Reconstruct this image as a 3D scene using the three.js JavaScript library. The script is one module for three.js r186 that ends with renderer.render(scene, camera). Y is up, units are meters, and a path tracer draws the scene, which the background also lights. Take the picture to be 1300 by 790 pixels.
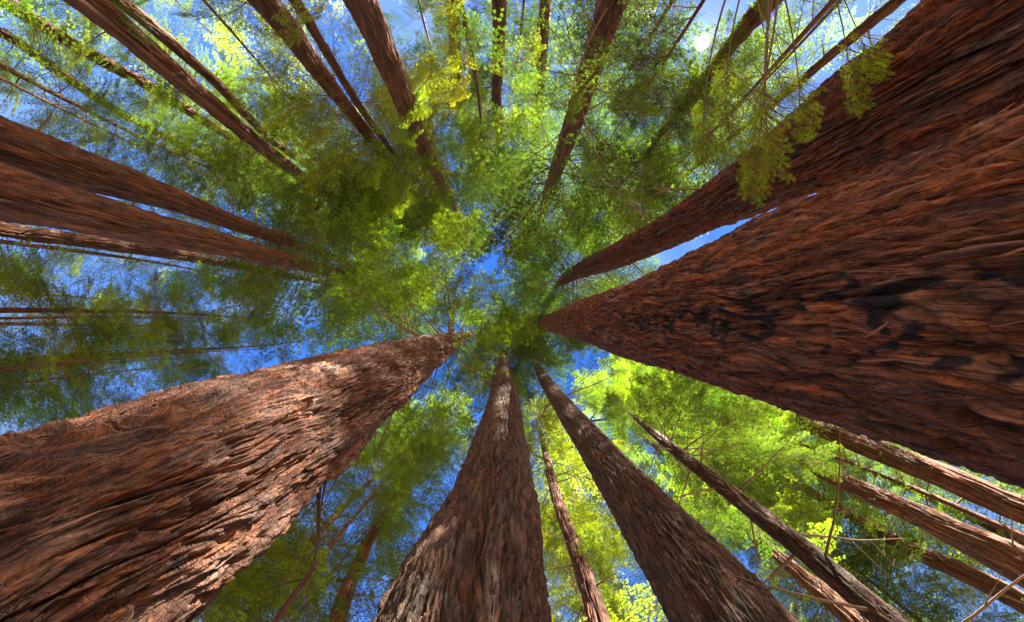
import * as THREE from 'three';
import { createNoise3D } from 'simplex-noise';
import { mergeGeometries } from 'three/addons/utils/BufferGeometryUtils.js';

// ---------------------------------------------------------------- camera, sky, sun, exposure
const scene = new THREE.Scene();
const FPX = 545, CX = 650, CY = 395;                     // focal length and centre in pixels of the 1300 x 790 photograph
const EYE = new THREE.Vector3(0, 1.1, 0);
const camera = new THREE.PerspectiveCamera(2 * Math.atan(395 / FPX) * 180 / Math.PI, 1300 / 790, 0.05, 600);
camera.position.copy(EYE);
camera.up.set(0, 0, 1);
camera.lookAt(EYE.x + 0.002, EYE.y + 1, EYE.z + 0.0165);   // almost straight up
camera.updateMatrixWorld(true);
const toRay = (px, py) => new THREE.Vector3((px - CX) / FPX, -(py - CY) / FPX, -1).applyQuaternion(camera.quaternion).normalize();
const at = (px, py, D) => { const d = toRay(px, py); return d.multiplyScalar(D / Math.hypot(d.x, d.z)).add(EYE); };   // D: metres along the ground
const atH = (px, py, h) => { const d = toRay(px, py); return d.multiplyScalar((h - EYE.y) / d.y).add(EYE); };

const SUN = toRay(892, 53);
function rng(seed) { let a = seed >>> 0; return () => { a = (a + 0x6D2B79F5) | 0; let t = Math.imul(a ^ (a >>> 15), 1 | a); t = (t + Math.imul(t ^ (t >>> 7), 61 | t)) ^ t; return ((t ^ (t >>> 14)) >>> 0) / 4294967296; }; }
const n3 = createNoise3D(rng(11)), m3 = createNoise3D(rng(23));
const EXPOSURE = 8.8;
{
  const W = 4096, H = 2048, data = new Float32Array(W * H * 4), d = new THREE.Vector3();
  for (let j = 0; j < H; j++) {
    const el = ((j + 0.5) / H - 0.5) * Math.PI, ce = Math.cos(el), se = Math.sin(el);
    const k = Math.pow(1 - Math.max(0, se), 1.4);                 // pale towards the horizon
    for (let i = 0; i < W; i++) {
      const a = ((i + 0.5) / W - 0.5) * 2 * Math.PI;
      d.set(ce * Math.cos(a), se, ce * Math.sin(a));
      const c = d.dot(SUN), ang = Math.acos(Math.min(1, c)) * 180 / Math.PI;
      const glow = 0.03 * Math.exp(-ang / 12) + 0.1 * Math.exp(-ang / 1.0) + 40 * Math.exp(-Math.pow(ang / 0.32, 2));
      const o = (j * W + i) * 4;
      if (se < 0) { data[o] = 0.05; data[o + 1] = 0.05; data[o + 2] = 0.05; }
      else {
        const qx = d.x / (se + 0.15), qz = d.z / (se + 0.15);
        const veil = Math.min(1, Math.max(0, (n3(qx * 1.7, 0.5, qz * 1.7) * 0.6 + n3(qx * 4, 2, qz * 4) * 0.3 + n3(qx * 10, 4, qz * 10) * 0.15 - 0.12) * 1.1));   // thin high cloud
        data[o] = 0.005 + 0.08 * k + 0.04 * veil + glow * 1.0;
        data[o + 1] = 0.029 + 0.10 * k + 0.045 * veil + glow * 0.98;
        data[o + 2] = 0.128 + 0.08 * k + 0.012 * veil + glow * 0.92;
      }
      data[o + 3] = 1;
    }
  }
  const sky = new THREE.DataTexture(data, W, H, THREE.RGBAFormat, THREE.FloatType);
  sky.mapping = THREE.EquirectangularReflectionMapping;
  sky.magFilter = sky.minFilter = THREE.LinearFilter;
  sky.needsUpdate = true;
  scene.background = sky;
  scene.environment = sky;
}
const sun = new THREE.DirectionalLight(new THREE.Color(1, 0.93, 0.8), 5);
sun.position.copy(SUN).multiplyScalar(150);
sun.castShadow = true;
sun.shadow.mapSize.set(4096, 4096);
Object.assign(sun.shadow.camera, { left: -60, right: 60, top: 60, bottom: -60, near: 1, far: 320 });
scene.add(sun, sun.target);
const renderer = new THREE.WebGLRenderer({ antialias: true });
renderer.toneMapping = THREE.LinearToneMapping;
renderer.toneMappingExposure = EXPOSURE;
renderer.shadowMap.enabled = true;

// ---------------------------------------------------------------- helpers
const lerp = (a, b, t) => a + (b - a) * t;
const sstep = (a, b, x) => { const t = Math.min(1, Math.max(0, (x - a) / (b - a))); return t * t * (3 - 2 * t); };
const V = (x, y, z) => new THREE.Vector3(x, y, z);
const taken = {};
function numbered(name) { const k = taken[name] = (taken[name] ?? -1) + 1; return k ? name + '_' + String(k).padStart(3, '0') : name; }
function thing(name, label, category, position, group) {
  const o = new THREE.Group();
  o.name = numbered(name); o.position.copy(position); o.userData = { label, category };
  if (group) o.userData.group = group;
  scene.add(o);
  return o;
}
function part(name, geometry, material, parent) {
  const m = new THREE.Mesh(geometry, material);
  m.name = name; m.castShadow = m.receiveShadow = true; parent.add(m);
  return m;
}
// values through (x, y) with limited slopes, so that a trunk never bulges between its measured points
function curve(xs, ys) {
  const n = xs.length, s = [], m = [];
  for (let i = 0; i < n - 1; i++) s.push((ys[i + 1] - ys[i]) / (xs[i + 1] - xs[i]));
  for (let i = 0; i < n; i++) { const a = s[i - 1] ?? s[0], b = s[i] ?? s[n - 2]; m.push(a * b <= 0 ? 0 : 2 * a * b / (a + b)); }
  return (x) => {
    if (x <= xs[0]) return ys[0] + s[0] * 0 * (x - xs[0]);
    if (x >= xs[n - 1]) return ys[n - 1];
    let i = 0; while (x > xs[i + 1]) i++;
    const h = xs[i + 1] - xs[i], t = (x - xs[i]) / h, t2 = t * t, t3 = t2 * t;
    return (2 * t3 - 3 * t2 + 1) * ys[i] + (t3 - 2 * t2 + t) * h * m[i] + (3 * t2 - 2 * t3) * ys[i + 1] + (t3 - t2) * h * m[i + 1];
  };
}

// ---------------------------------------------------------------- materials
// tileable noise on a lattice of nx x ny cells
function lattice(nx, ny, seed) {
  const r = rng(seed), v = Float32Array.from({ length: nx * ny }, r);
  return (x, y) => {
    const i = Math.floor(x), j = Math.floor(y); let fx = x - i, fy = y - j;
    fx = fx * fx * (3 - 2 * fx); fy = fy * fy * (3 - 2 * fy);
    const a = ((i % nx) + nx) % nx, b = (a + 1) % nx, c = ((j % ny) + ny) % ny, d = (c + 1) % ny;
    return lerp(lerp(v[c * nx + a], v[c * nx + b], fx), lerp(v[d * nx + a], v[d * nx + b], fx), fy);
  };
}
// bark grain: long fibres with small peeling flakes; the tile is 1 m round the trunk and 2 m up
function barkMaps() {
  const S = 1024, L = [lattice(24, 4, 1), lattice(56, 8, 2), lattice(120, 12, 3), lattice(250, 22, 4), lattice(12, 5, 5), lattice(48, 44, 6), lattice(130, 80, 7)];
  const bump = new Uint8Array(S * S * 4), col = new Uint8Array(S * S * 4);
  for (let j = 0; j < S; j++) for (let i = 0; i < S; i++) {
    const u = i / S, v = j / S;
    const w = (L[4](u * 12, v * 5) - 0.5) * 0.05;
    const a = L[0]((u + w) * 24, v * 4), b = L[1]((u + w) * 56, v * 8), c = L[2]((u + w * 1.3) * 120, v * 12), d = L[3]((u + w) * 250, v * 22), e = L[5]((u + w) * 48, v * 44), k2 = L[6]((u + w) * 130, v * 80);
    const crack2 = Math.pow(1 - Math.abs(2 * c - 1), 8), crack3 = Math.pow(1 - Math.abs(2 * e - 1), 7);
    const crack = 1 - Math.abs(2 * b - 1);
    let h = 0.26 * a + 0.18 * b + 0.16 * c + 0.16 * d + 0.22 * e + 0.16 * k2 - 0.32 * Math.pow(crack, 6) - 0.18 * crack2 - 0.22 * crack3;
    h = Math.max(0, Math.min(1, h + 0.12));
    const o = (j * S + i) * 4;
    bump[o] = bump[o + 1] = bump[o + 2] = h * 255; bump[o + 3] = 255;
    const g = 0.50 + 0.95 * (0.25 * a + 0.25 * c + 0.28 * d + 0.22 * k2), warm = (L[4](u * 12 + 3, v * 5 + 2) - 0.5) * 0.16 + (c - 0.5) * 0.12;
    col[o] = Math.min(255, 255 * g * (0.92 + warm * 0.5)); col[o + 1] = Math.min(255, 255 * g * (0.9 - warm * 0.3)); col[o + 2] = Math.min(255, 255 * g * (0.9 - warm)); col[o + 3] = 255;
  }
  const mk = (data, srgb) => {
    const t = new THREE.DataTexture(data, S, S, THREE.RGBAFormat);
    t.wrapS = t.wrapT = THREE.RepeatWrapping; t.magFilter = THREE.LinearFilter; t.minFilter = THREE.LinearMipmapLinearFilter; t.generateMipmaps = true;
    if (srgb) t.colorSpace = THREE.SRGBColorSpace;
    t.needsUpdate = true; return t;
  };
  return { bumpMap: mk(bump), map: mk(col, true) };
}
const BM = barkMaps();
const barkMat = new THREE.MeshStandardMaterial({ name: 'redwood_bark', color: 0xffffff, vertexColors: true, roughness: 0.9, ...BM, bumpScale: 0.045 });
const woodMat = new THREE.MeshStandardMaterial({ name: 'dead_branch_wood', color: new THREE.Color().setRGB(0.17, 0.12, 0.084), roughness: 0.9 });
const paleWoodMat = new THREE.MeshStandardMaterial({ name: 'pale_branch_wood', color: new THREE.Color().setRGB(0.30, 0.21, 0.14), roughness: 0.9 });
const twigMat = new THREE.MeshStandardMaterial({ name: 'twig_bark', color: new THREE.Color().setRGB(0.14, 0.095, 0.066), roughness: 0.9 });
const leaf = (name, r, g, b) => new THREE.MeshPhysicalMaterial({ name, color: new THREE.Color().setRGB(r, g, b), vertexColors: true, roughness: 1, transmission: 0.6, thickness: 0, side: THREE.DoubleSide, specularIntensity: 0.2 });
const LEAF = {
  dark: leaf('dark_redwood_needles', 0.042, 0.088, 0.013),
  mid: leaf('green_redwood_needles', 0.088, 0.165, 0.012),
  fresh: leaf('fresh_green_needles', 0.165, 0.28, 0.012),
  yellow: leaf('yellow_green_needles', 0.26, 0.345, 0.012),
};

// ---------------------------------------------------------------- foliage boughs (shared geometries)
class Soup {                                                // indexed triangles with colour, two material slots
  constructor() { this.p = []; this.c = []; this.leaf = []; this.wood = []; }
  blade(o, dir, side, len, wid, col) {
    const k = this.p.length / 3, { p, c } = this;
    p.push(o.x, o.y, o.z);
    const mx = o.x + dir.x * len * 0.45, my = o.y + dir.y * len * 0.45, mz = o.z + dir.z * len * 0.45;
    p.push(mx + side.x * wid, my + side.y * wid, mz + side.z * wid);
    p.push(o.x + dir.x * len, o.y + dir.y * len, o.z + dir.z * len);
    p.push(mx - side.x * wid, my - side.y * wid, mz - side.z * wid);
    for (let i = 0; i < 4; i++) c.push(...col);
    this.leaf.push(k, k + 1, k + 2, k, k + 2, k + 3);
  }
  tube(pts, rad, sides) {
    const base = this.p.length / 3, up = V(0.13, 1, 0.21).normalize();
    pts.forEach((q, i) => {
      const t = pts[Math.min(i + 1, pts.length - 1)].clone().sub(pts[Math.max(i - 1, 0)]).normalize();
      const a = t.clone().cross(up).normalize(), b = t.clone().cross(a);
      for (let s = 0; s < sides; s++) {
        const f = 2 * Math.PI * s / sides, r = rad(i / (pts.length - 1));
        this.p.push(q.x + r * (a.x * Math.cos(f) + b.x * Math.sin(f)), q.y + r * (a.y * Math.cos(f) + b.y * Math.sin(f)), q.z + r * (a.z * Math.cos(f) + b.z * Math.sin(f)));
        this.c.push(1, 1, 1);
      }
    });
    for (let i = 0; i < pts.length - 1; i++) for (let s = 0; s < sides; s++) {
      const a = base + i * sides + s, b = base + i * sides + (s + 1) % sides;
      this.wood.push(a, b, a + sides, b, b + sides, a + sides);
    }
  }
  build(colors = true) {
    const g = new THREE.BufferGeometry();
    g.setAttribute('position', new THREE.Float32BufferAttribute(this.p, 3));
    if (colors) g.setAttribute('color', new THREE.Float32BufferAttribute(this.c, 3));
    g.setIndex([...[], ...this.leaf.concat(this.wood)]);
    if (this.leaf.length) g.addGroup(0, this.leaf.length, 0);
    if (this.wood.length) g.addGroup(this.leaf.length, this.wood.length, this.leaf.length ? 1 : 0);
    g.computeVertexNormals();
    return g;
  }
}
// one bough of a redwood along +x, about L metres long: axis, side shoots, twigs, flat feathery blades
function boughGeometry(seed, { L = 4.6, shoots = 17, twigs = 12, bladeLen = 0.135, bladeWid = 0.0185, perTwig = 6, twigLen = 0.30, droop = 0.16, spread = 0.42, bare = 0.14, flat = 0.5 } = {}) {
  const R = rng(seed), s = new Soup(), axis = [];
  const sw = R() * 6, sa = 0.05 * L;
  const P = (t) => V(L * t * (1 - 0.05 * t), L * (0.10 * t - (droop + 0.1) * t * t), sa * Math.sin(sw + t * 3.4) - sa * Math.sin(sw));
  for (let i = 0; i <= 9; i++) axis.push(P(i / 9));
  s.tube(axis, (t) => lerp(0.009 * L, 0.0010 * L, Math.sqrt(t)), 4);
  const d = V(), side = V(), nrm = V();
  for (let i = 0; i < shoots; i++) {
    const t = bare + (1 - bare) * Math.pow((i + R()) / shoots, 0.85), o = P(Math.min(1, t)), sg = i % 2 ? 1 : -1;
    const len = L * spread * (0.35 + 0.65 * Math.sin(Math.PI * Math.min(1, 0.22 + 0.72 * t))) * (0.55 + 0.6 * R());
    const ang = sg * (0.75 + 0.35 * R()) * (1 - 0.45 * t), pit = -0.15 - 0.5 * R();
    const sd = V(Math.cos(ang), Math.sin(pit) * 0.7, Math.sin(ang)).normalize();
    const Q = (q) => V(o.x + sd.x * len * q, o.y + sd.y * len * q - 0.18 * len * q * q, o.z + sd.z * len * q);
    s.tube([Q(0), Q(0.5), Q(1)], (q) => lerp(0.0030 * L, 0.0008 * L, q), 3);
    const tint = 0.8 + 0.4 * R();
    for (let k = 0; k < twigs; k++) {
      const q = (k + 0.4 + 0.5 * R()) / twigs, to = Q(q), ts = (k % 2 ? 1 : -1) * (0.6 + 0.35 * R());
      const ca = Math.cos(ang + ts), cs = Math.sin(ang + ts);
      const tl = twigLen * (1.15 - 0.6 * q) * (0.6 + 0.7 * R());
      const ty = -0.25 - 0.5 * R() * (1 - flat);
      for (let b = 0; b < perTwig; b++) {
        const f = b / perTwig, ba = (b % 2 ? 1 : -1) * (b ? 0.7 + 0.3 * R() : 0);
        d.set(Math.cos(ang + ts + ba), ty + (R() - 0.5) * (b ? 0.7 : 0.1), Math.sin(ang + ts + ba)).normalize();
        nrm.set((R() - 0.5) * 1.3, 1, (R() - 0.5) * 1.3).normalize();
        side.crossVectors(d, nrm).normalize();
        const bo = V(to.x + ca * tl * f, to.y + ty * tl * f * 0.8, to.z + cs * tl * f);
        const y = Math.max(0, q - 0.4) * R() * 0.9, c = tint * (0.8 + 0.4 * R());
        s.blade(bo, d, side, b ? bladeLen * (1.25 - 0.7 * f) * (0.75 + 0.5 * R()) : tl * 1.2, bladeWid * (b ? 0.75 + 0.5 * R() : 0.6), [c * (1 + 0.5 * y), c * (1 + 0.25 * y), c * (1 - 0.2 * y)]);
      }
    }
  }
  return s.build();
}
const BOUGH = {
  far: [1, 2, 3, 4].map((k) => boughGeometry(100 + k, { droop: 0.08 + 0.05 * k })),
  loose: [1, 2, 3].map((k) => boughGeometry(200 + k, { shoots: 14, twigs: 13, spread: 0.48, bare: 0.2, droop: 0.12 + 0.05 * k })),
  fine: [1, 2, 3].map((k) => boughGeometry(300 + k, { L: 2.4, shoots: 20, twigs: 18, perTwig: 8, bladeLen: 0.055, bladeWid: 0.0065, twigLen: 0.15, droop: 0.2 + 0.1 * k, spread: 0.4 })),
};

// a crown: boughs set round a trunk from h0 to the top
function crown(parent, axisAt, radiusAt, base, { h0, H, Lmax, n, kind = 'far', mat = LEAF.mid, variant = 0, seed = 1, low = 0.55, keep = () => true, pitch = 0 }) {
  const R = rng(seed * 7919 + 13), geo = BOUGH[kind][variant % BOUGH[kind].length], unit = kind === 'fine' ? 2.4 : 4.6;
  const list = [], o = new THREE.Object3D(); o.rotation.order = 'YXZ';
  for (let i = 0; i < n; i++) {
    const t = (i + R()) / n, h = lerp(h0, H, Math.pow(t, 0.92)), f = (h - h0) / (H - h0);
    const shape = lerp(low, 1, sstep(0, 0.18, f)) * Math.pow(Math.max(0, 1 - f), 0.62) + 0.10;
    const len = Lmax * shape * (0.62 + 0.5 * R());
    const phi = i * 2.39996 + (R() - 0.5) * 1.2, a = axisAt(h), r = radiusAt(h) * 0.7;
    o.position.set(a.x - base.x + r * Math.cos(phi), h - base.y, a.z - base.z - r * Math.sin(phi));
    o.rotation.set((R() - 0.5) * 0.7, phi, lerp(-0.18, 0.35, f) + pitch + (R() - 0.5) * 0.3, 'YXZ');
    const sc = len / unit; o.scale.set(sc, sc * (0.8 + 0.4 * R()), sc * (R() < 0.5 ? -1 : 1) * (0.85 + 0.35 * R()));
    o.updateMatrix();
    const c = 0.5 + 0.85 * R(), warm = (R() - 0.4) * 0.3;
    const mid = V(a.x + (r + len * 0.55) * Math.cos(phi), h - len * 0.05, a.z - (r + len * 0.55) * Math.sin(phi));
    if (!keep(mid, len) || n3(mid.x / 4.5 + 50, mid.y / 5, mid.z / 4.5) * 0.8 + m3(mid.x / 1.8, mid.y / 2, mid.z / 1.8 + 50) * 0.35 < -0.06) continue;   // boughs grow in clumps
    list.push([o.matrix.clone(), new THREE.Color().setRGB(c * (1 + warm), c, c * (1 - warm * 0.5))]);
  }
  const im = new THREE.InstancedMesh(geo, [mat, twigMat], list.length);
  list.forEach(([m, c], i) => { im.setMatrixAt(i, m); im.setColorAt(i, c); });
  im.name = 'crown'; im.userData.kind = 'stuff'; im.castShadow = im.receiveShadow = true;
  parent.add(im);
  return im;
}
// openings in the canopy that the photograph shows by what comes through them: the sun itself and its patches on trunks
const openings = [];
// trunks that stand free in the photograph: nothing leafy grows between them and the camera
const freeTrunks = [];
const toPixel = (p) => { const q = p.clone().sub(EYE).applyQuaternion(camera.quaternion.clone().invert()); return q.z > -0.1 ? null : [CX - FPX * q.x / q.z, CY + FPX * q.y / q.z, -q.z]; };
function blocks(mid, len, ownD) {
  const q = toPixel(mid); if (!q) return false;
  const hash = Math.sin(mid.x * 12.9 + mid.z * 78.2 + mid.y * 3.1) * 437.58;
  if (hash - Math.floor(hash) < 0.15 && Math.hypot(mid.x, mid.z) > 10) return false;
  const dm = Math.hypot(mid.x, mid.z), e = FPX * len * 0.42 / q[2];
  for (const [pts, D] of freeTrunks) {
    if (dm > D - 0.3) continue;
    for (let i = 0; i < pts.length - 1; i++) {
      const [x0, y0, w0] = pts[i], [x1, y1, w1] = pts[i + 1], dx = x1 - x0, dy = y1 - y0, t = Math.max(0, Math.min(1, ((q[0] - x0) * dx + (q[1] - y0) * dy) / (dx * dx + dy * dy)));
      if (Math.hypot(q[0] - x0 - t * dx, q[1] - y0 - t * dy) < lerp(w0, w1, t) / 2 + e) return true;
    }
  }
  return false;
}
const clear = (mid, len) => !blocks(mid, len) && openings.every(([p, r, share]) => {
  const q = mid.clone().sub(p), s = q.dot(SUN);
  if (s < 0) return true;
  return q.addScaledVector(SUN, -s).length() > r + len * share;
});
openings.push([EYE, 0.25, 0.3], [at(415, 486, 3.5), 0.25, 0.165]);

// ---------------------------------------------------------------- trunks
// pts: [px, py, width] on the photograph, from the frame's edge towards the crown; D: metres to the axis along the ground
function trunkShape(pts, D, H) {
  const rows = pts.map(([x, y, w]) => {
    const p = at(x, y, D), r = Math.hypot(x - 649, y - 404);
    return { x: p.x, y: p.y, z: p.z, R: D * Math.sin(Math.atan(w / 2 / r)) };
  });
  rows.sort((a, b) => a.y - b.y);
  const a = rows[0], b = rows[rows.length - 1];
  const ground = { x: a.x, y: 0, z: a.z, R: a.R * 1.32 };
  const foot = { x: a.x, y: Math.max(0.3, Math.min(a.y * 0.6, 1.2)), z: a.z, R: a.R * 1.12 };
  const top = { x: b.x, y: H, z: b.z, R: 0.03 };
  const all = [ground, ...(foot.y < a.y - 0.2 ? [foot] : []), ...rows, top].filter((q, i, l) => i === 0 || q.y > l[i - 1].y + 0.05);
  const ys = all.map((q) => q.y), fx = curve(ys, all.map((q) => q.x)), fz = curve(ys, all.map((q) => q.z)), fr = curve(ys, all.map((q) => q.R));
  return { axisAt: (h) => V(fx(h), h, fz(h)), radiusAt: fr, base: V(a.x, 0, a.z), H, D };
}
const CHAR = [0.012, 0.012, 0.014];
function trunkGeometry(sh, { around = 72, rows = 120, flute = 0.05, furrow = 0.03, cell = 0.16, stretch = 9, fine = 1, tint = [0.29, 0.115, 0.055], tint2 = [0.24, 0.13, 0.085], tint3 = [0.40, 0.155, 0.055], burnt = 0.0, seed = 0, charAt, spiral = 0 }) {
  const { axisAt, radiusAt, base, H, D } = sh, R1 = radiusAt(2.5), toEye = Math.atan2(-base.z, -base.x);
  const pos = [], col = [], uv = [], idx = [];
  const y0 = -0.25, off = seed * 17.3;
  for (let j = 0; j <= rows; j++) {
    const t = j / rows;
    // rows spaced by the distance from the eye
    const k = Math.asinh((H - EYE.y) / D), k0 = Math.asinh((y0 - EYE.y) / D), h = EYE.y + D * Math.sinh(lerp(k0, k, t));
    const a = axisAt(Math.max(0, h)), r = radiusAt(Math.max(0, h)), rel = r / R1, damp = Math.min(1, Math.max(0.12, rel));
    for (let i = 0; i <= around; i++) {
      const s = i / around * 2 - 1;                                             // dense towards the eye, seam behind
      const th = toEye + Math.PI * (0.42 * s + 0.58 * s * s * s) + spiral * h * 0;
      const c = Math.cos(th), sn = Math.sin(th);
      const tw = th + spiral * h, X = Math.cos(tw) * R1 + off, Z = Math.sin(tw) * R1 - off;
      const big = n3(X / 0.75, h / 5.5, Z / 0.75) * 0.65 + n3(X / 0.34 + 7, h / 3.2, Z / 0.34) * 0.35;
      const w1 = m3(X / 0.5, h / 1.7, Z / 0.5), w2 = m3(X / 0.5 + 40, h / 1.7, Z / 0.5);
      const Xw = X + 0.07 * w1, Zw = Z + 0.07 * w2;
      const f1 = 1 - Math.abs(n3(Xw / cell, h / (cell * stretch), Zw / cell));
      const f2 = 1 - Math.abs(m3(Xw / (cell * 0.42), h / (cell * stretch * 0.36), Zw / (cell * 0.42)));
      const mask = 0.45 + 0.55 * sstep(-0.35, 0.5, m3(X / 0.6 + 9, h / 2.2, Z / 0.6));
      let d = flute * R1 * big * 1.2 - furrow * mask * (sstep(0.80, 0.98, f1) * 1.6 + sstep(0.72, 0.98, f2) * 0.7);
      d += furrow * 0.3 * n3(Xw / 0.11, h / 0.8, Zw / 0.11);
      const l1 = n3(Xw / (cell * 1.5) + 20, h / (cell * 17), Zw / (cell * 1.5)), l2 = m3(Xw / (cell * 0.7) + 20, h / (cell * 8), Zw / (cell * 0.7)), l3 = n3(Xw / (cell * 0.36) - 20, h / (cell * 2.6), Zw / (cell * 0.36));
      d += furrow * (0.5 * sstep(-0.07, 0.07, l1) + 0.4 * sstep(0.1, 0.24, l2) + 0.4 * sstep(0.2, 0.32, l3) - 0.5);
      if (fine > 1) d += furrow * 0.22 * m3(Xw / 0.045, h / 0.34, Zw / 0.045) - furrow * 0.4 * sstep(0.55, 0.85, n3(Xw / 0.06, h / 0.4, Zw / 0.06));
      const foot = Math.exp(-Math.max(0, h) / 0.7) * 0.12 * (n3(c * 2.2, 3 + off, sn * 2.2));
      const rr = r + d * damp + foot;
      pos.push(a.x - base.x + c * rr, h, a.z - base.z + sn * rr);
      uv.push(((th - toEye) * R1 + Math.sin(h * 0.7) * 0.05) * damp, h / 2);
      // the bark's own colours: red, grey weathered and fresh orange patches, and char where fire has been
      const p1 = sstep(-0.4, 0.6, n3(X / 0.5 + 3, h / 1.9, Z / 0.5)), p2 = sstep(0.0, 0.75, m3(Xw / 0.22, h / 1.3 + 5, Zw / 0.22)), p3 = 0.88 + 0.24 * n3(Xw / 0.05, h / 0.5, Zw / 0.05);
      const p4 = lerp(0.60, 1.25, sstep(-0.5, 0.5, m3(Xw / 0.08 + 11, h / 1.3, Zw / 0.08))) * lerp(0.55, 1.1, sstep(-0.75, -0.2, n3(Xw / 0.035 + 5, h / 0.32, Zw / 0.035)));
      let ch = burnt > 0 ? sstep(1 - burnt - 0.05, 1 - burnt + 0.09, m3(Xw / 0.16 + 60, h / 0.5, Zw / 0.16) * 0.55 + n3(Xw / 0.5 + 30, h / 1.6, Zw / 0.5) * 0.55) : 0;
      if (charAt) ch = Math.max(ch, charAt(th - toEye, h, m3(Xw / 0.1, h / 0.22, Zw / 0.1), n3(Xw / 0.4, h / 0.8, Zw / 0.4)));
      for (let q = 0; q < 3; q++) { const v = lerp(lerp(tint[q], tint2[q], p1), tint3[q], p2 * 0.75) * p3 * p4; col.push(lerp(v, CHAR[q], ch * 0.94)); }
    }
  }
  const n = around + 1;
  for (let j = 0; j < rows; j++) for (let i = 0; i < around; i++) { const a = j * n + i; idx.push(a, a + n, a + 1, a + 1, a + n, a + n + 1); }
  const g = new THREE.BufferGeometry();
  g.setAttribute('position', new THREE.Float32BufferAttribute(pos, 3));
  g.setAttribute('color', new THREE.Float32BufferAttribute(col, 3));
  g.setAttribute('uv', new THREE.Float32BufferAttribute(uv, 2));
  g.setIndex(idx);
  g.computeVertexNormals();
  return g;
}
// a bare branch: a crooked tapering limb with forking twigs; from, to in the world
function branchGeometry(base, from, to, r0, seed, { crook = 0.12, twigs = 5, sag = 0.1, depth = 2, r1 = 0.004, knobs = 0 } = {}) {
  const R = rng(seed), s = new Soup();
  const grow = (a, b, ra, rb, lvl, nT) => {
    const len = a.distanceTo(b), pts = [], dir = b.clone().sub(a).normalize(), x = dir.clone().cross(V(0.3, 0.2, 0.9)).normalize(), y = dir.clone().cross(x);
    const n = lvl ? 6 : 12; let ox = 0, oy = 0, vx = 0, vy = 0;
    for (let i = 0; i <= n; i++) {
      const t = i / n; vx += (R() - 0.5) * crook; vy += (R() - 0.5) * crook; ox += vx * len / n; oy += vy * len / n;
      const e = 1 - t * 0.6;
      pts.push(a.clone().lerp(b, t).addScaledVector(x, ox * e).addScaledVector(y, oy * e).add(V(0, -sag * len * Math.sin(t * 2.2), 0)).sub(base));
    }
    s.tube(pts, (t) => lerp(ra, rb, Math.pow(t, 0.75)) * (1 + knobs * (R() - 0.5)), lvl ? 4 : 7);
    if (lvl < depth) for (let k = 0; k < nT; k++) {
      const t = 0.25 + 0.72 * (k + R()) / nT, i = Math.min(n - 1, Math.floor(t * n)), o = pts[i].clone().add(base);
      const l2 = len * (0.22 + 0.28 * R()) * (1.1 - 0.5 * t), f = R() * 6.283;
      const e = o.clone().addScaledVector(dir, l2 * (0.55 + 0.3 * R())).addScaledVector(x, l2 * 0.8 * Math.cos(f)).addScaledVector(y, l2 * 0.8 * Math.sin(f));
      grow(o, e, lerp(ra, rb, t) * 0.55, rb * 0.6, lvl + 1, Math.max(2, nT - 2));
    }
  };
  grow(from, to, r0, r1, 0, twigs);
  return s.build(false);
}

// ---------------------------------------------------------------- the setting: forest floor
{
  const g = new THREE.PlaneGeometry(400, 400, 120, 120); g.rotateX(-Math.PI / 2);
  const p = g.attributes.position, c = [];
  for (let i = 0; i < p.count; i++) {
    const x = p.getX(i), z = p.getZ(i), r = Math.hypot(x, z);
    p.setY(i, 0.02 * n3(x / 3, 0, z / 3) + 0.5 * sstep(12, 60, r) * n3(x / 25, 3, z / 25));
    const k = 0.5 + 0.5 * m3(x / 2, 0, z / 2);
    c.push(lerp(0.22, 0.30, k), lerp(0.14, 0.18, k), lerp(0.075, 0.10, k));
  }
  g.setAttribute('color', new THREE.Float32BufferAttribute(c, 3)); g.computeVertexNormals();
  const f = part('forest_floor', g, new THREE.MeshStandardMaterial({ name: 'redwood_litter', vertexColors: true, roughness: 1 }), scene);
  f.userData.kind = 'structure';
}

// ---------------------------------------------------------------- the trees
const HERO = [
  [[[1300, 382, 485], [800, 402, 106], [700, 410, 24]], 3.0], [[[1305, 40, 219], [851, 293, 44], [740, 343, 20]], 7.2],
  [[[110, 690, 330], [390, 533, 150], [525, 458, 58]], 4.2], [[[590, 790, 226], [636, 570, 70], [640, 470, 20]], 3.9], [[[925, 790, 134], [764, 580, 46], [698, 490, 16]], 5.6],
];
freeTrunks.push(...HERO);
function redwood({ name = 'redwood_tree', label, category = 'tree', group, pts, D, H, bark = {}, leafy, branches = [] }) {
  const sh = trunkShape(pts, D, H), t = thing(name, label, category, sh.base, group);
  part('trunk', trunkGeometry(sh, bark), barkMat, t);
  if (leafy) crown(t, sh.axisAt, sh.radiusAt, sh.base, { H: H + 0.5, keep: clear, ...leafy });
  for (const [h, az, len, rise, r0, seed, opt = {}] of branches) {
    const a = sh.axisAt(h), r = sh.radiusAt(h) * 0.85, from = V(a.x + r * Math.cos(az), h, a.z + r * Math.sin(az));
    const to = V(from.x + len * Math.cos(az), h + rise, from.z + len * Math.sin(az));
    part('branch', branchGeometry(sh.base, from, to, r0, seed, opt), opt.pale ? paleWoodMat : woodMat, t);
  }
  return { t, sh };
}
const GREY = { tint: [0.21, 0.11, 0.062], tint2: [0.20, 0.13, 0.09], tint3: [0.29, 0.14, 0.065] };

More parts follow.
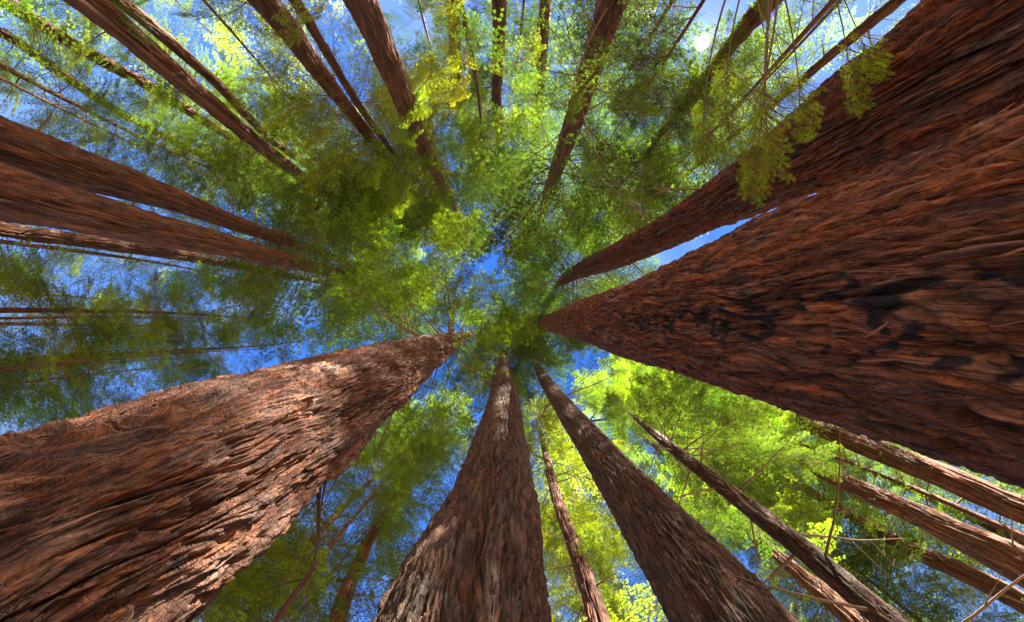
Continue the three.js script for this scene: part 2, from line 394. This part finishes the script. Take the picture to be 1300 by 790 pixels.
// trunks farther off: [label, points, D, H, crown base, bough length, boughs, leaf, bark]
const FAR = [
  ['upper one of a close pair of dark redwoods, smaller than its twin', [[0, 181, 62], [200, 246, 34], [310, 288, 18]], 15, 52, 22, 4.2, 110, 'fresh', {}],
  ['lower one of a close pair of dark redwoods, with the thicker trunk', [[0, 245, 70], [200, 292, 40], [330, 322, 23]], 13.5, 58, 23, 4.2, 110, 'mid', {}],
  ['pale narrow redwood trunk showing just behind the dark pair', [[0, 291, 20], [150, 312, 16], [280, 333, 12]], 24, 50, 27, 3.6, 90, 'mid', {}],
  ['tall straight dark redwood beside a thinner parallel trunk', [[110, 0, 34], [250, 118, 24], [380, 222, 13]], 20, 56, 30, 3.8, 110, 'fresh', {}],
  ['thin redwood trunk running parallel to a thicker dark one', [[152, 0, 17], [260, 92, 12], [350, 182, 8]], 23, 50, 29, 3.4, 90, 'mid', {}],
  ['faint grey slender trunk among hazy leaves, farthest of the slanted ones', [[0, 40, 13], [80, 95, 11], [150, 142, 9]], 30, 48, 22, 3.6, 90, 'fresh', {}],
  ['pale blotched trunk half hidden by sunny leaves near the parallel trunks', [[70, 42, 15], [150, 88, 14], [215, 125, 12]], 28, 50, 24, 3.6, 90, 'fresh', {}],
  ['sunlit reddish trunk ending in bright yellow green leaves', [[335, 0, 34], [370, 42, 28], [400, 85, 22]], 17, 44, 18, 4.2, 120, 'yellow', {}],
  ['thin dark trunk slanting through bright yellow leaves', [[374, 0, 14], [420, 75, 11], [460, 140, 8]], 16, 38, 17, 3.6, 100, 'yellow', {}],
  ['tall grey brown redwood with a mossy green upper stem', [[459, 0, 40], [500, 95, 30], [540, 192, 17]], 14, 54, 31, 5.2, 120, 'mid', {}],
  ['slim grey trunk standing against open blue sky', [[573, 0, 17], [578, 70, 15], [580, 120, 13]], 24, 52, 38, 3.6, 100, 'dark', {}],
  ['slim dark upright trunk between two paler slim trunks', [[634, 0, 19], [632, 80, 15], [631, 140, 12]], 22, 54, 36, 3.8, 110, 'fresh', {}],
  ['pale slim trunk with leaves hanging across it, between dark trunks', [[693, 0, 16], [688, 70, 14], [684, 130, 11]], 26, 54, 40, 3.6, 100, 'mid', {}],
  ['dark leaning redwood seen through hanging green boughs', [[778, 0, 36], [738, 125, 26], [700, 235, 16], [690, 268, 11]], 13, 56, 17, 6.4, 130, 'mid', {}],
  ['dark thin trunk rising just beside the glare of the sun', [[985, -10, 26], [950, 30, 22], [915, 75, 16]], 16, 42, 22, 3.6, 90, 'dark', {}],
  ['thin slanted trunk above the furrowed burnt redwood', [[1140, 0, 15], [1070, 58, 12], [1010, 108, 9]], 18, 36, 17, 3.4, 90, 'fresh', {}],
  ['golden brown trunk running close under the giant red one', [[1300, 648, 34], [1180, 598, 30], [1070, 555, 23]], 20, 46, 24, 4.0, 110, 'fresh', {}],
  ['long straight brown trunk standing among sunny hanging leaves', [[1300, 712, 34], [1180, 660, 28], [1060, 606, 20]], 18, 46, 22, 3.8, 100, 'fresh', {}],
  ['reddish trunk fragment half hidden in leaves beside a straight brown trunk', [[1300, 765, 25], [1220, 726, 22], [1145, 692, 16]], 22, 40, 19, 3.8, 100, 'mid', {}],
  ['very thin trunk threading between two brown trunks', [[1300, 690, 10], [1220, 652, 9], [1150, 618, 7]], 26, 40, 22, 3.2, 80, 'fresh', {}],
  ['slender sunlit reddish trunk between the two big brown trunks', [[765, 800, 28], [738, 720, 20], [705, 625, 13]], 11, 38, 23, 3.4, 110, 'yellow', {}],
  ['short glimpse of reddish trunk inside dense green foliage', [[425, 790, 22], [445, 740, 18], [475, 675, 12]], 14, 34, 15, 3.6, 120, 'fresh', {}],
  ['faint brown trunk low among leaves beside the thin dark tree', [[1100, 800, 30], [1060, 765, 24], [1010, 725, 16]], 15, 34, 16, 3.6, 100, 'fresh', {}],
];
const veiled = [5, 6, 10, 12, 13, 14, 18, 19, 21, 22];                  // these show only through leaves
FAR.forEach((f, i) => veiled.includes(i) || freeTrunks.push([f[1], f[2]]));
// the five big trunks round the camera
const A = redwood({
  label: 'giant reddish redwood trunk with black char patches, thickest in the grove', D: 3.0, H: 72,
  pts: [[1300, 382, 485], [1150, 389, 370], [1000, 396, 250], [900, 402, 171], [800, 407, 96], [740, 407, 52], [700, 410, 24], [676, 411, 9]],
  bark: { around: 500, rows: 640, fine: 2, flute: 0.05, furrow: 0.042, cell: 0.19, stretch: 13, burnt: 0.30, seed: 1, tint: [0.37, 0.125, 0.05], tint2: [0.32, 0.14, 0.075], tint3: [0.50, 0.175, 0.055],
    charAt: (a, h, n, m) => sstep(0.36, 0.54, n * 0.75 + m * 0.45 + 0.42 - Math.abs(a - 0.02 - 0.12 * m) * 2.4 - Math.max(0, h - 9) * 0.25) },
  leafy: { h0: 42, Lmax: 7, n: 150, mat: LEAF.mid, seed: 1, variant: 0 },
});
const B = redwood({
  label: 'deeply furrowed dark red redwood with a burnt hollow, close behind the giant trunk', D: 7.2, H: 66,
  pts: [[1305, 40, 219], [1128, 137, 146], [1015, 200, 94], [851, 292, 42], [780, 326, 30], [722, 351, 15]],
  bark: { around: 380, rows: 440, fine: 2, flute: 0.10, furrow: 0.095, cell: 0.26, stretch: 14, burnt: 0.30, seed: 2, tint: [0.33, 0.105, 0.045], tint3: [0.44, 0.15, 0.055] },
  leafy: { h0: 37, Lmax: 7.5, n: 170, mat: LEAF.mid, seed: 2, variant: 1 },
});
const C = redwood({
  label: 'broad fluted red redwood trunk with a sunlit patch high on its bark', D: 4.2, H: 58,
  pts: [[110, 690, 330], [250, 612, 245], [390, 533, 150], [470, 487, 96], [530, 456, 54], [572, 435, 24]],
  bark: { around: 470, rows: 560, fine: 2, flute: 0.12, furrow: 0.055, cell: 0.22, stretch: 11, burnt: 0.24, seed: 3, spiral: 0.06, tint: [0.30, 0.115, 0.055], tint2: [0.28, 0.14, 0.09] },
  leafy: { h0: 20, Lmax: 6.5, n: 190, mat: LEAF.fresh, seed: 3, variant: 2 },
});
const Dd = redwood({
  label: 'straight brown redwood trunk with coarse vertical ridges flaring at its foot', D: 3.9, H: 62,
  pts: [[593, 790, 224], [611, 704, 160], [625, 645, 115], [632, 585, 80], [639, 522, 46], [638, 470, 20]],
  bark: { around: 360, rows: 520, fine: 2, flute: 0.045, furrow: 0.055, cell: 0.17, stretch: 14, burnt: 0.26, seed: 4, ...GREY },
  leafy: { h0: 34, Lmax: 5.5, n: 110, mat: LEAF.mid, seed: 4, variant: 3 },
});
const E = redwood({
  label: 'smooth brown redwood trunk leaning beside the ridged one, with small dark pits', D: 5.6, H: 60,
  pts: [[925, 790, 134], [848, 690, 90], [764, 580, 46], [718, 520, 26], [690, 480, 14]],
  bark: { around: 280, rows: 420, fine: 2, flute: 0.04, furrow: 0.036, cell: 0.15, stretch: 11, burnt: 0.16, seed: 5, ...GREY },
  leafy: { h0: 30, Lmax: 5.5, n: 110, mat: LEAF.dark, seed: 5, variant: 0 },
});

FAR.forEach(([label, pts, D, H0, h0, L0, n0, mat, bark], i) => {
  const H = Math.max(H0, Math.min(78, D * 5)), Lmax = L0 * 1.4, n = Math.round((H - h0) * 5.3);
  const R = rng(4000 + i), foot = Math.max(4, h0 * 0.35);
  redwood({
  branches: Array.from({ length: 7 }, (_, k) => [lerp(foot, h0 + 3, (k + R()) / 7), R() * 6.28, 0.5 + 2.4 * R() * R(), -0.3 + 0.6 * R(), 0.03 + 0.03 * R(), 4100 + i * 10 + k, { crook: 0.25, twigs: 3, depth: 2 }]),
  label, pts, D, H, bark: { around: 76, rows: 130, flute: 0.09, furrow: 0.07, cell: 0.24, stretch: 14, seed: 10 + i, ...bark },
  leafy: { h0, Lmax, n, mat: LEAF[mat], seed: 20 + i, variant: i, kind: i % 3 ? 'far' : 'loose' },
  });
});

// the thin dark dead-branched tree
redwood({
  name: 'thin_tree', label: 'thin dark tree with many long bare dead branches', D: 6.5, H: 20,
  pts: [[1130, 790, 33], [1010, 690, 26], [900, 605, 18], [845, 562, 12]],
  bark: { around: 96, rows: 200, flute: 0.05, furrow: 0.018, cell: 0.09, stretch: 8, seed: 40, ...GREY },
  leafy: { h0: 13, Lmax: 3.2, n: 85, mat: LEAF.mid, seed: 60, variant: 1, kind: 'fine' },
  branches: Array.from({ length: 16 }, (_, k) => [6.5 + k * 0.55, k * 2.4 + 0.5, 2.6 - 0.08 * k, 0.5 - 0.07 * k, 0.028, 500 + k, { crook: 0.22, twigs: 4 }]),
});

// young trees that fill the gaps, leafy almost to the ground
{
  const KIND = ['dark green', 'mid green', 'fresh green', 'yellow green'], R = rng(77), kinds = [
    ['dark', 'distant young redwood with dark green boughs behind all the trunks'],
    ['mid', 'distant young redwood with mid green boughs behind all the trunks'],
    ['fresh', 'distant young redwood with fresh green boughs behind all the trunks'],
    ['yellow', 'distant young redwood with yellow green boughs behind all the trunks'],
  ];
  const spots = [];
  // [px, py of the crown's middle, D, kind, where it stands]
  for (const [px, py, D, q, where] of [
    [60, 420, 20, 3, 'low beside the broad fluted trunk'], [255, 408, 22, 2, 'against blue sky above the broad fluted trunk'], [170, 465, 18, 2, 'hanging just over the broad fluted trunk'],
    [25, 500, 19, 2, 'at the foot side of the broad fluted trunk'], [320, 440, 22, 1, 'behind the shoulder of the broad fluted trunk'],
    [220, 345, 27, 2, 'just past the pale narrow trunk'],
    [330, 730, 14, 3, 'under the broad fluted trunk'], [480, 640, 12, 2, 'between the fluted and the ridged trunks'], [300, 785, 15, 3, 'low under the fluted trunk, more yellow than its neighbour'],
    [440, 715, 17, 2, 'around the glimpse of reddish trunk'], [520, 560, 15, 2, 'high between the fluted and ridged trunks'],
    [735, 765, 15, 3, 'beside the slender sunlit trunk'], [720, 600, 19, 2, 'above the slender sunlit trunk'], 
    [830, 500, 19, 1, 'close under the giant red trunk'], [960, 650, 23, 2, 'behind the thin dark tree'], [1050, 705, 25, 1, 'behind the lower part of the thin dark tree'],
    [1150, 790, 31, 2, 'below the reddish trunk fragment'], [1000, 565, 22, 1, 'below the giant trunk, near the golden one'], [1130, 645, 25, 2, 'between the golden and the straight brown trunk'],
    [795, 775, 19, 3, 'between the slender sunlit trunk and the leaning brown one'], [735, 690, 25, 2, 'right behind the slender sunlit trunk'], [1110, 765, 26, 1, 'beyond the thin dark tree, in shade'], [985, 765, 22, 1, 'between the leaning brown trunk and the thin dark tree'],
    [150, 420, 28, 3, 'far off over the fluted trunk'], [100, 470, 26, 2, 'far off, low over the fluted trunk'],
    [550, 60, 30, 0, 'far off between the mossy redwood and the slim grey trunk'], [660, 50, 30, 1, 'far off between the slim upright trunks'], [180, 60, 30, 1, 'far off between the parallel trunks'],
    [1260, 605, 27, 2, 'in the slit between giant and golden trunks'], [1280, 690, 29, 1, 'between the thin and the straight brown trunk'],
    [610, 160, 18, 3, 'below the slim upright trunks'],
    [835, 70, 13, 0, 'beside the glare of the sun'], [795, 110, 17, 0, 'between the dark leaning redwood and the sun'], [905, 150, 14, 1, 'between the sun and the burnt redwood'],
    [1000, 60, 16, 2, 'over the thin slanted trunk'], [300, 60, 19, 2, 'between the parallel trunks and the sunlit one'],
    [240, 190, 24, 2, 'between the parallel trunks and the dark pair'], [60, 110, 22, 1, 'above the dark pair of trunks'], [420, 240, 18, 1, 'between the parallel trunks and the mossy redwood'],
  ]) {
    const p = at(px, py, D), hc = p.y;
    spots.push([Math.atan2(p.z, p.x), D, hc * 1.4 + 2, hc * 0.5, q, where]);
  }
  for (let k = 0; k < 16; k++) {
    const az = k * 2.39996 + R() * 0.5, D = 22 + 16 * Math.sqrt((k + R()) / 16);
    spots.push([az, D, 0.7 * D + 16 + 14 * R(), 0.2 * D + 5 + 7 * R(), k % 4]);
  }
  for (const [az, D, H, h0, q, where] of spots) {
    const [mat, plain] = kinds[q], label = where ? 'young ' + KIND[q] + ' redwood ' + where : plain, x = D * Math.cos(az), z = D * Math.sin(az), r0 = 0.0045 * H + 0.02;
    const sh = { axisAt: (h) => V(x + 0.3 * Math.sin(h * 0.17 + az * 5), h, z + 0.3 * Math.cos(h * 0.13 + az * 7) - 0.3 * Math.cos(az * 7)), radiusAt: (h) => Math.max(0.02, r0 * (1 - h / (H + 1))), base: V(x, 0, z), H, D };
    const t = thing('young_redwood', label, 'tree', sh.base, where ? undefined : 'distant young ' + KIND[q] + ' trees');
    part('trunk', trunkGeometry(sh, { around: 20, rows: 40, furrow: 0.01, seed: 90 + q }), barkMat, t);
    crown(t, sh.axisAt, sh.radiusAt, sh.base, { h0, H, Lmax: 3.6 + R() * 1.6, n: Math.round((H - h0) * 4.5), mat: LEAF[mat], seed: Math.floor(R() * 1e5), variant: Math.floor(R() * 4), keep: clear, low: 0.8 });
  }
}

// a sapling whose long low boughs hang into view in front of the burnt redwood
{
  const base = V(4.0, 0, 6.5), H = 8.2;
  const sh = { axisAt: (h) => V(base.x, h, base.z), radiusAt: (h) => Math.max(0.012, 0.08 * (1 - h / (H + 0.6))), base, H, D: 7.6 };
  const t = thing('sapling', 'low sapling with bright green feathery boughs hanging before the burnt redwood', 'sapling', base);
  part('trunk', trunkGeometry(sh, { around: 24, rows: 60, furrow: 0.006, cell: 0.06, seed: 71, ...GREY }), barkMat, t);
  const twig = (px, py, h, h1, seed, L2 = 0.9, shoots = 24) => {
    const from = sh.axisAt(h), to = atH(px, py, h1), L = from.distanceTo(to);
    const g = boughGeometry(seed, { L, shoots, twigs: 10, perTwig: 7, bladeLen: 0.05, bladeWid: 0.0046, twigLen: 0.15, droop: -0.02, spread: 0.15 * L2, bare: 1 - 0.34 * L2, flat: 0.7 });
    const m = part('leafy_branch', g, [LEAF.yellow, twigMat], t);
    m.position.copy(from).sub(base);
    const d = to.clone().sub(from).normalize();
    m.rotation.set(0, Math.atan2(-d.z, d.x), Math.asin(d.y) - 0.05, 'YZX');
  };
  [[965, 245, 7.4, 7.6, 1, 1.0, 14], [915, 262, 7.6, 8.0, 2, 1.0, 14], [1003, 232, 7.0, 7.4, 3, 0.9, 12], [1055, 160, 7.0, 7.0, 4, 0.8, 11], [940, 185, 7.9, 8.2, 5, 1.1, 14], [880, 225, 8.0, 8.6, 6, 0.9, 12], [1010, 140, 8.1, 8.2, 7, 1.2, 13], [1075, 120, 6.8, 6.6, 8, 0.6, 9], [990, 190, 7.7, 7.9, 9, 0.9, 12]].forEach((a) => twig(...a.slice(0, 4), 900 + a[4], a[5], a[6] + 4));
}
// dead limbs that stand out on the big trunks
function limb(tree, [x0, y0, h0], [x1, y1, h1], r, seed, opt = {}) {
  part('branch', branchGeometry(tree.sh.base, atH(x0, y0, h0), atH(x1, y1, h1), r, seed, opt), opt.pale ? paleWoodMat : woodMat, tree.t);
}
limb(C, [548, 436, 22], [478, 388, 22.5], 0.16, 301, { crook: 0.3, twigs: 6, sag: -0.1, r1: 0.02, knobs: 0.3 });
limb(C, [556, 434, 24], [500, 420, 25.5], 0.08, 302, { crook: 0.3, twigs: 5 });
limb(C, [565, 430, 25], [600, 330, 27], 0.07, 303, { crook: 0.25, twigs: 6 });
limb(C, [540, 440, 21], [470, 470, 22], 0.05, 304, { crook: 0.25, twigs: 4 });
limb(C, [412, 592, 8.8], [366, 780, 7.6], 0.055, 305, { crook: 0.3, twigs: 5, sag: 0.05, depth: 2 });
limb(C, [416, 588, 8.8], [398, 690, 8.2], 0.035, 306, { crook: 0.3, twigs: 3, depth: 1 });
limb(C, [470, 530, 12.5], [380, 690, 11], 0.045, 307, { crook: 0.25, twigs: 6 });
limb(C, [510, 495, 16.5], [460, 640, 15], 0.045, 308, { crook: 0.25, twigs: 6 });
limb(Dd, [672, 565, 13.8], [677, 580, 13.6], 0.03, 311, { twigs: 1, depth: 1, crook: 0.1 });
limb(Dd, [632, 478, 29], [566, 500, 30], 0.045, 312, { pale: true, crook: 0.3, twigs: 6 });
limb(Dd, [634, 470, 32], [572, 462, 33], 0.045, 313, { pale: true, crook: 0.3, twigs: 6 });
limb(E, [735, 535, 19.5], [775, 530, 19.3], 0.07, 321, { crook: 0.15, twigs: 2, depth: 1, r1: 0.03 });
limb(E, [712, 505, 26], [800, 470, 27], 0.05, 322, { crook: 0.2, twigs: 6 });
limb(E, [705, 500, 27], [640, 570, 28], 0.04, 323, { crook: 0.2, twigs: 6 });
limb(B, [790, 322, 24.5], [830, 365, 24], 0.07, 331, { crook: 0.2, twigs: 5 });
limb(B, [760, 338, 29], [790, 372, 29], 0.07, 332, { crook: 0.2, twigs: 5 });
limb(B, [735, 348, 36], [748, 385, 37], 0.07, 333, { crook: 0.2, twigs: 5 });
limb(B, [728, 345, 38], [690, 290, 39], 0.07, 334, { crook: 0.2, twigs: 6 });
limb(B, [830, 285, 18.5], [760, 220, 19], 0.05, 335, { crook: 0.2, twigs: 6 });
limb(B, [905, 240, 14], [800, 235, 15], 0.04, 336, { crook: 0.2, twigs: 6 });
limb(A, [705, 418, 37], [760, 470, 38], 0.06, 341, { crook: 0.2, twigs: 6 });
limb(A, [690, 402, 42], [655, 350, 43], 0.06, 342, { crook: 0.2, twigs: 6 });
limb(B, [1118, 105, 7.6], [1113, 52, 7.4], 0.022, 337, { pale: true, crook: 0.1, twigs: 1, depth: 0 });

// loose strips of bark that peel off the big trunks, too many and too small to count
function strips(tree, n, seed, hTop) {
  const R = rng(seed), s = new Soup(), { sh } = tree, toEye = Math.atan2(-sh.base.z, -sh.base.x);
  for (let k = 0; k < n; k++) {
    const h = 1.6 + (hTop - 1.6) * Math.pow(R(), 1.4), len = 0.12 + 0.5 * R() * R(), wid = 0.002 + 0.005 * R(), th = toEye + (R() + R() - 1) * 1.9;
    const lift = 0.01 + 0.06 * R() * R(), slant = (R() - 0.5) * 0.16, b = s.p.length / 3, N = 6, up = R() < 0.5 ? 1 : -1;
    for (let i = 0; i <= N; i++) {
      const t = i / N, y = h + up * len * t, a = sh.axisAt(y), r = sh.radiusAt(y) + 0.012 + lift * t * t * 1.4, w = wid * (0.35 + Math.sin(Math.PI * (0.15 + 0.8 * t)));
      for (const e of [-1, 1]) { const f = th + slant * t + e * w / r; s.p.push(a.x - sh.base.x + r * Math.cos(f), y, a.z - sh.base.z + r * Math.sin(f)); s.c.push(1, 1, 1); }
      if (i < N) { const q = b + i * 2; s.wood.push(q, q + 1, q + 2, q + 1, q + 3, q + 2); }
    }
  }
  const m = part('bark_strips', s.build(false), stripMat, tree.t);
  m.userData.kind = 'stuff';
}
const stripMat = new THREE.MeshStandardMaterial({ name: 'peeling_bark', color: new THREE.Color().setRGB(0.30, 0.135, 0.075), roughness: 0.95, side: THREE.DoubleSide });
strips(A, 46, 61, 12); strips(B, 50, 62, 16); strips(C, 40, 63, 14); strips(Dd, 36, 64, 14); strips(E, 20, 65, 16);

renderer.render(scene, camera);
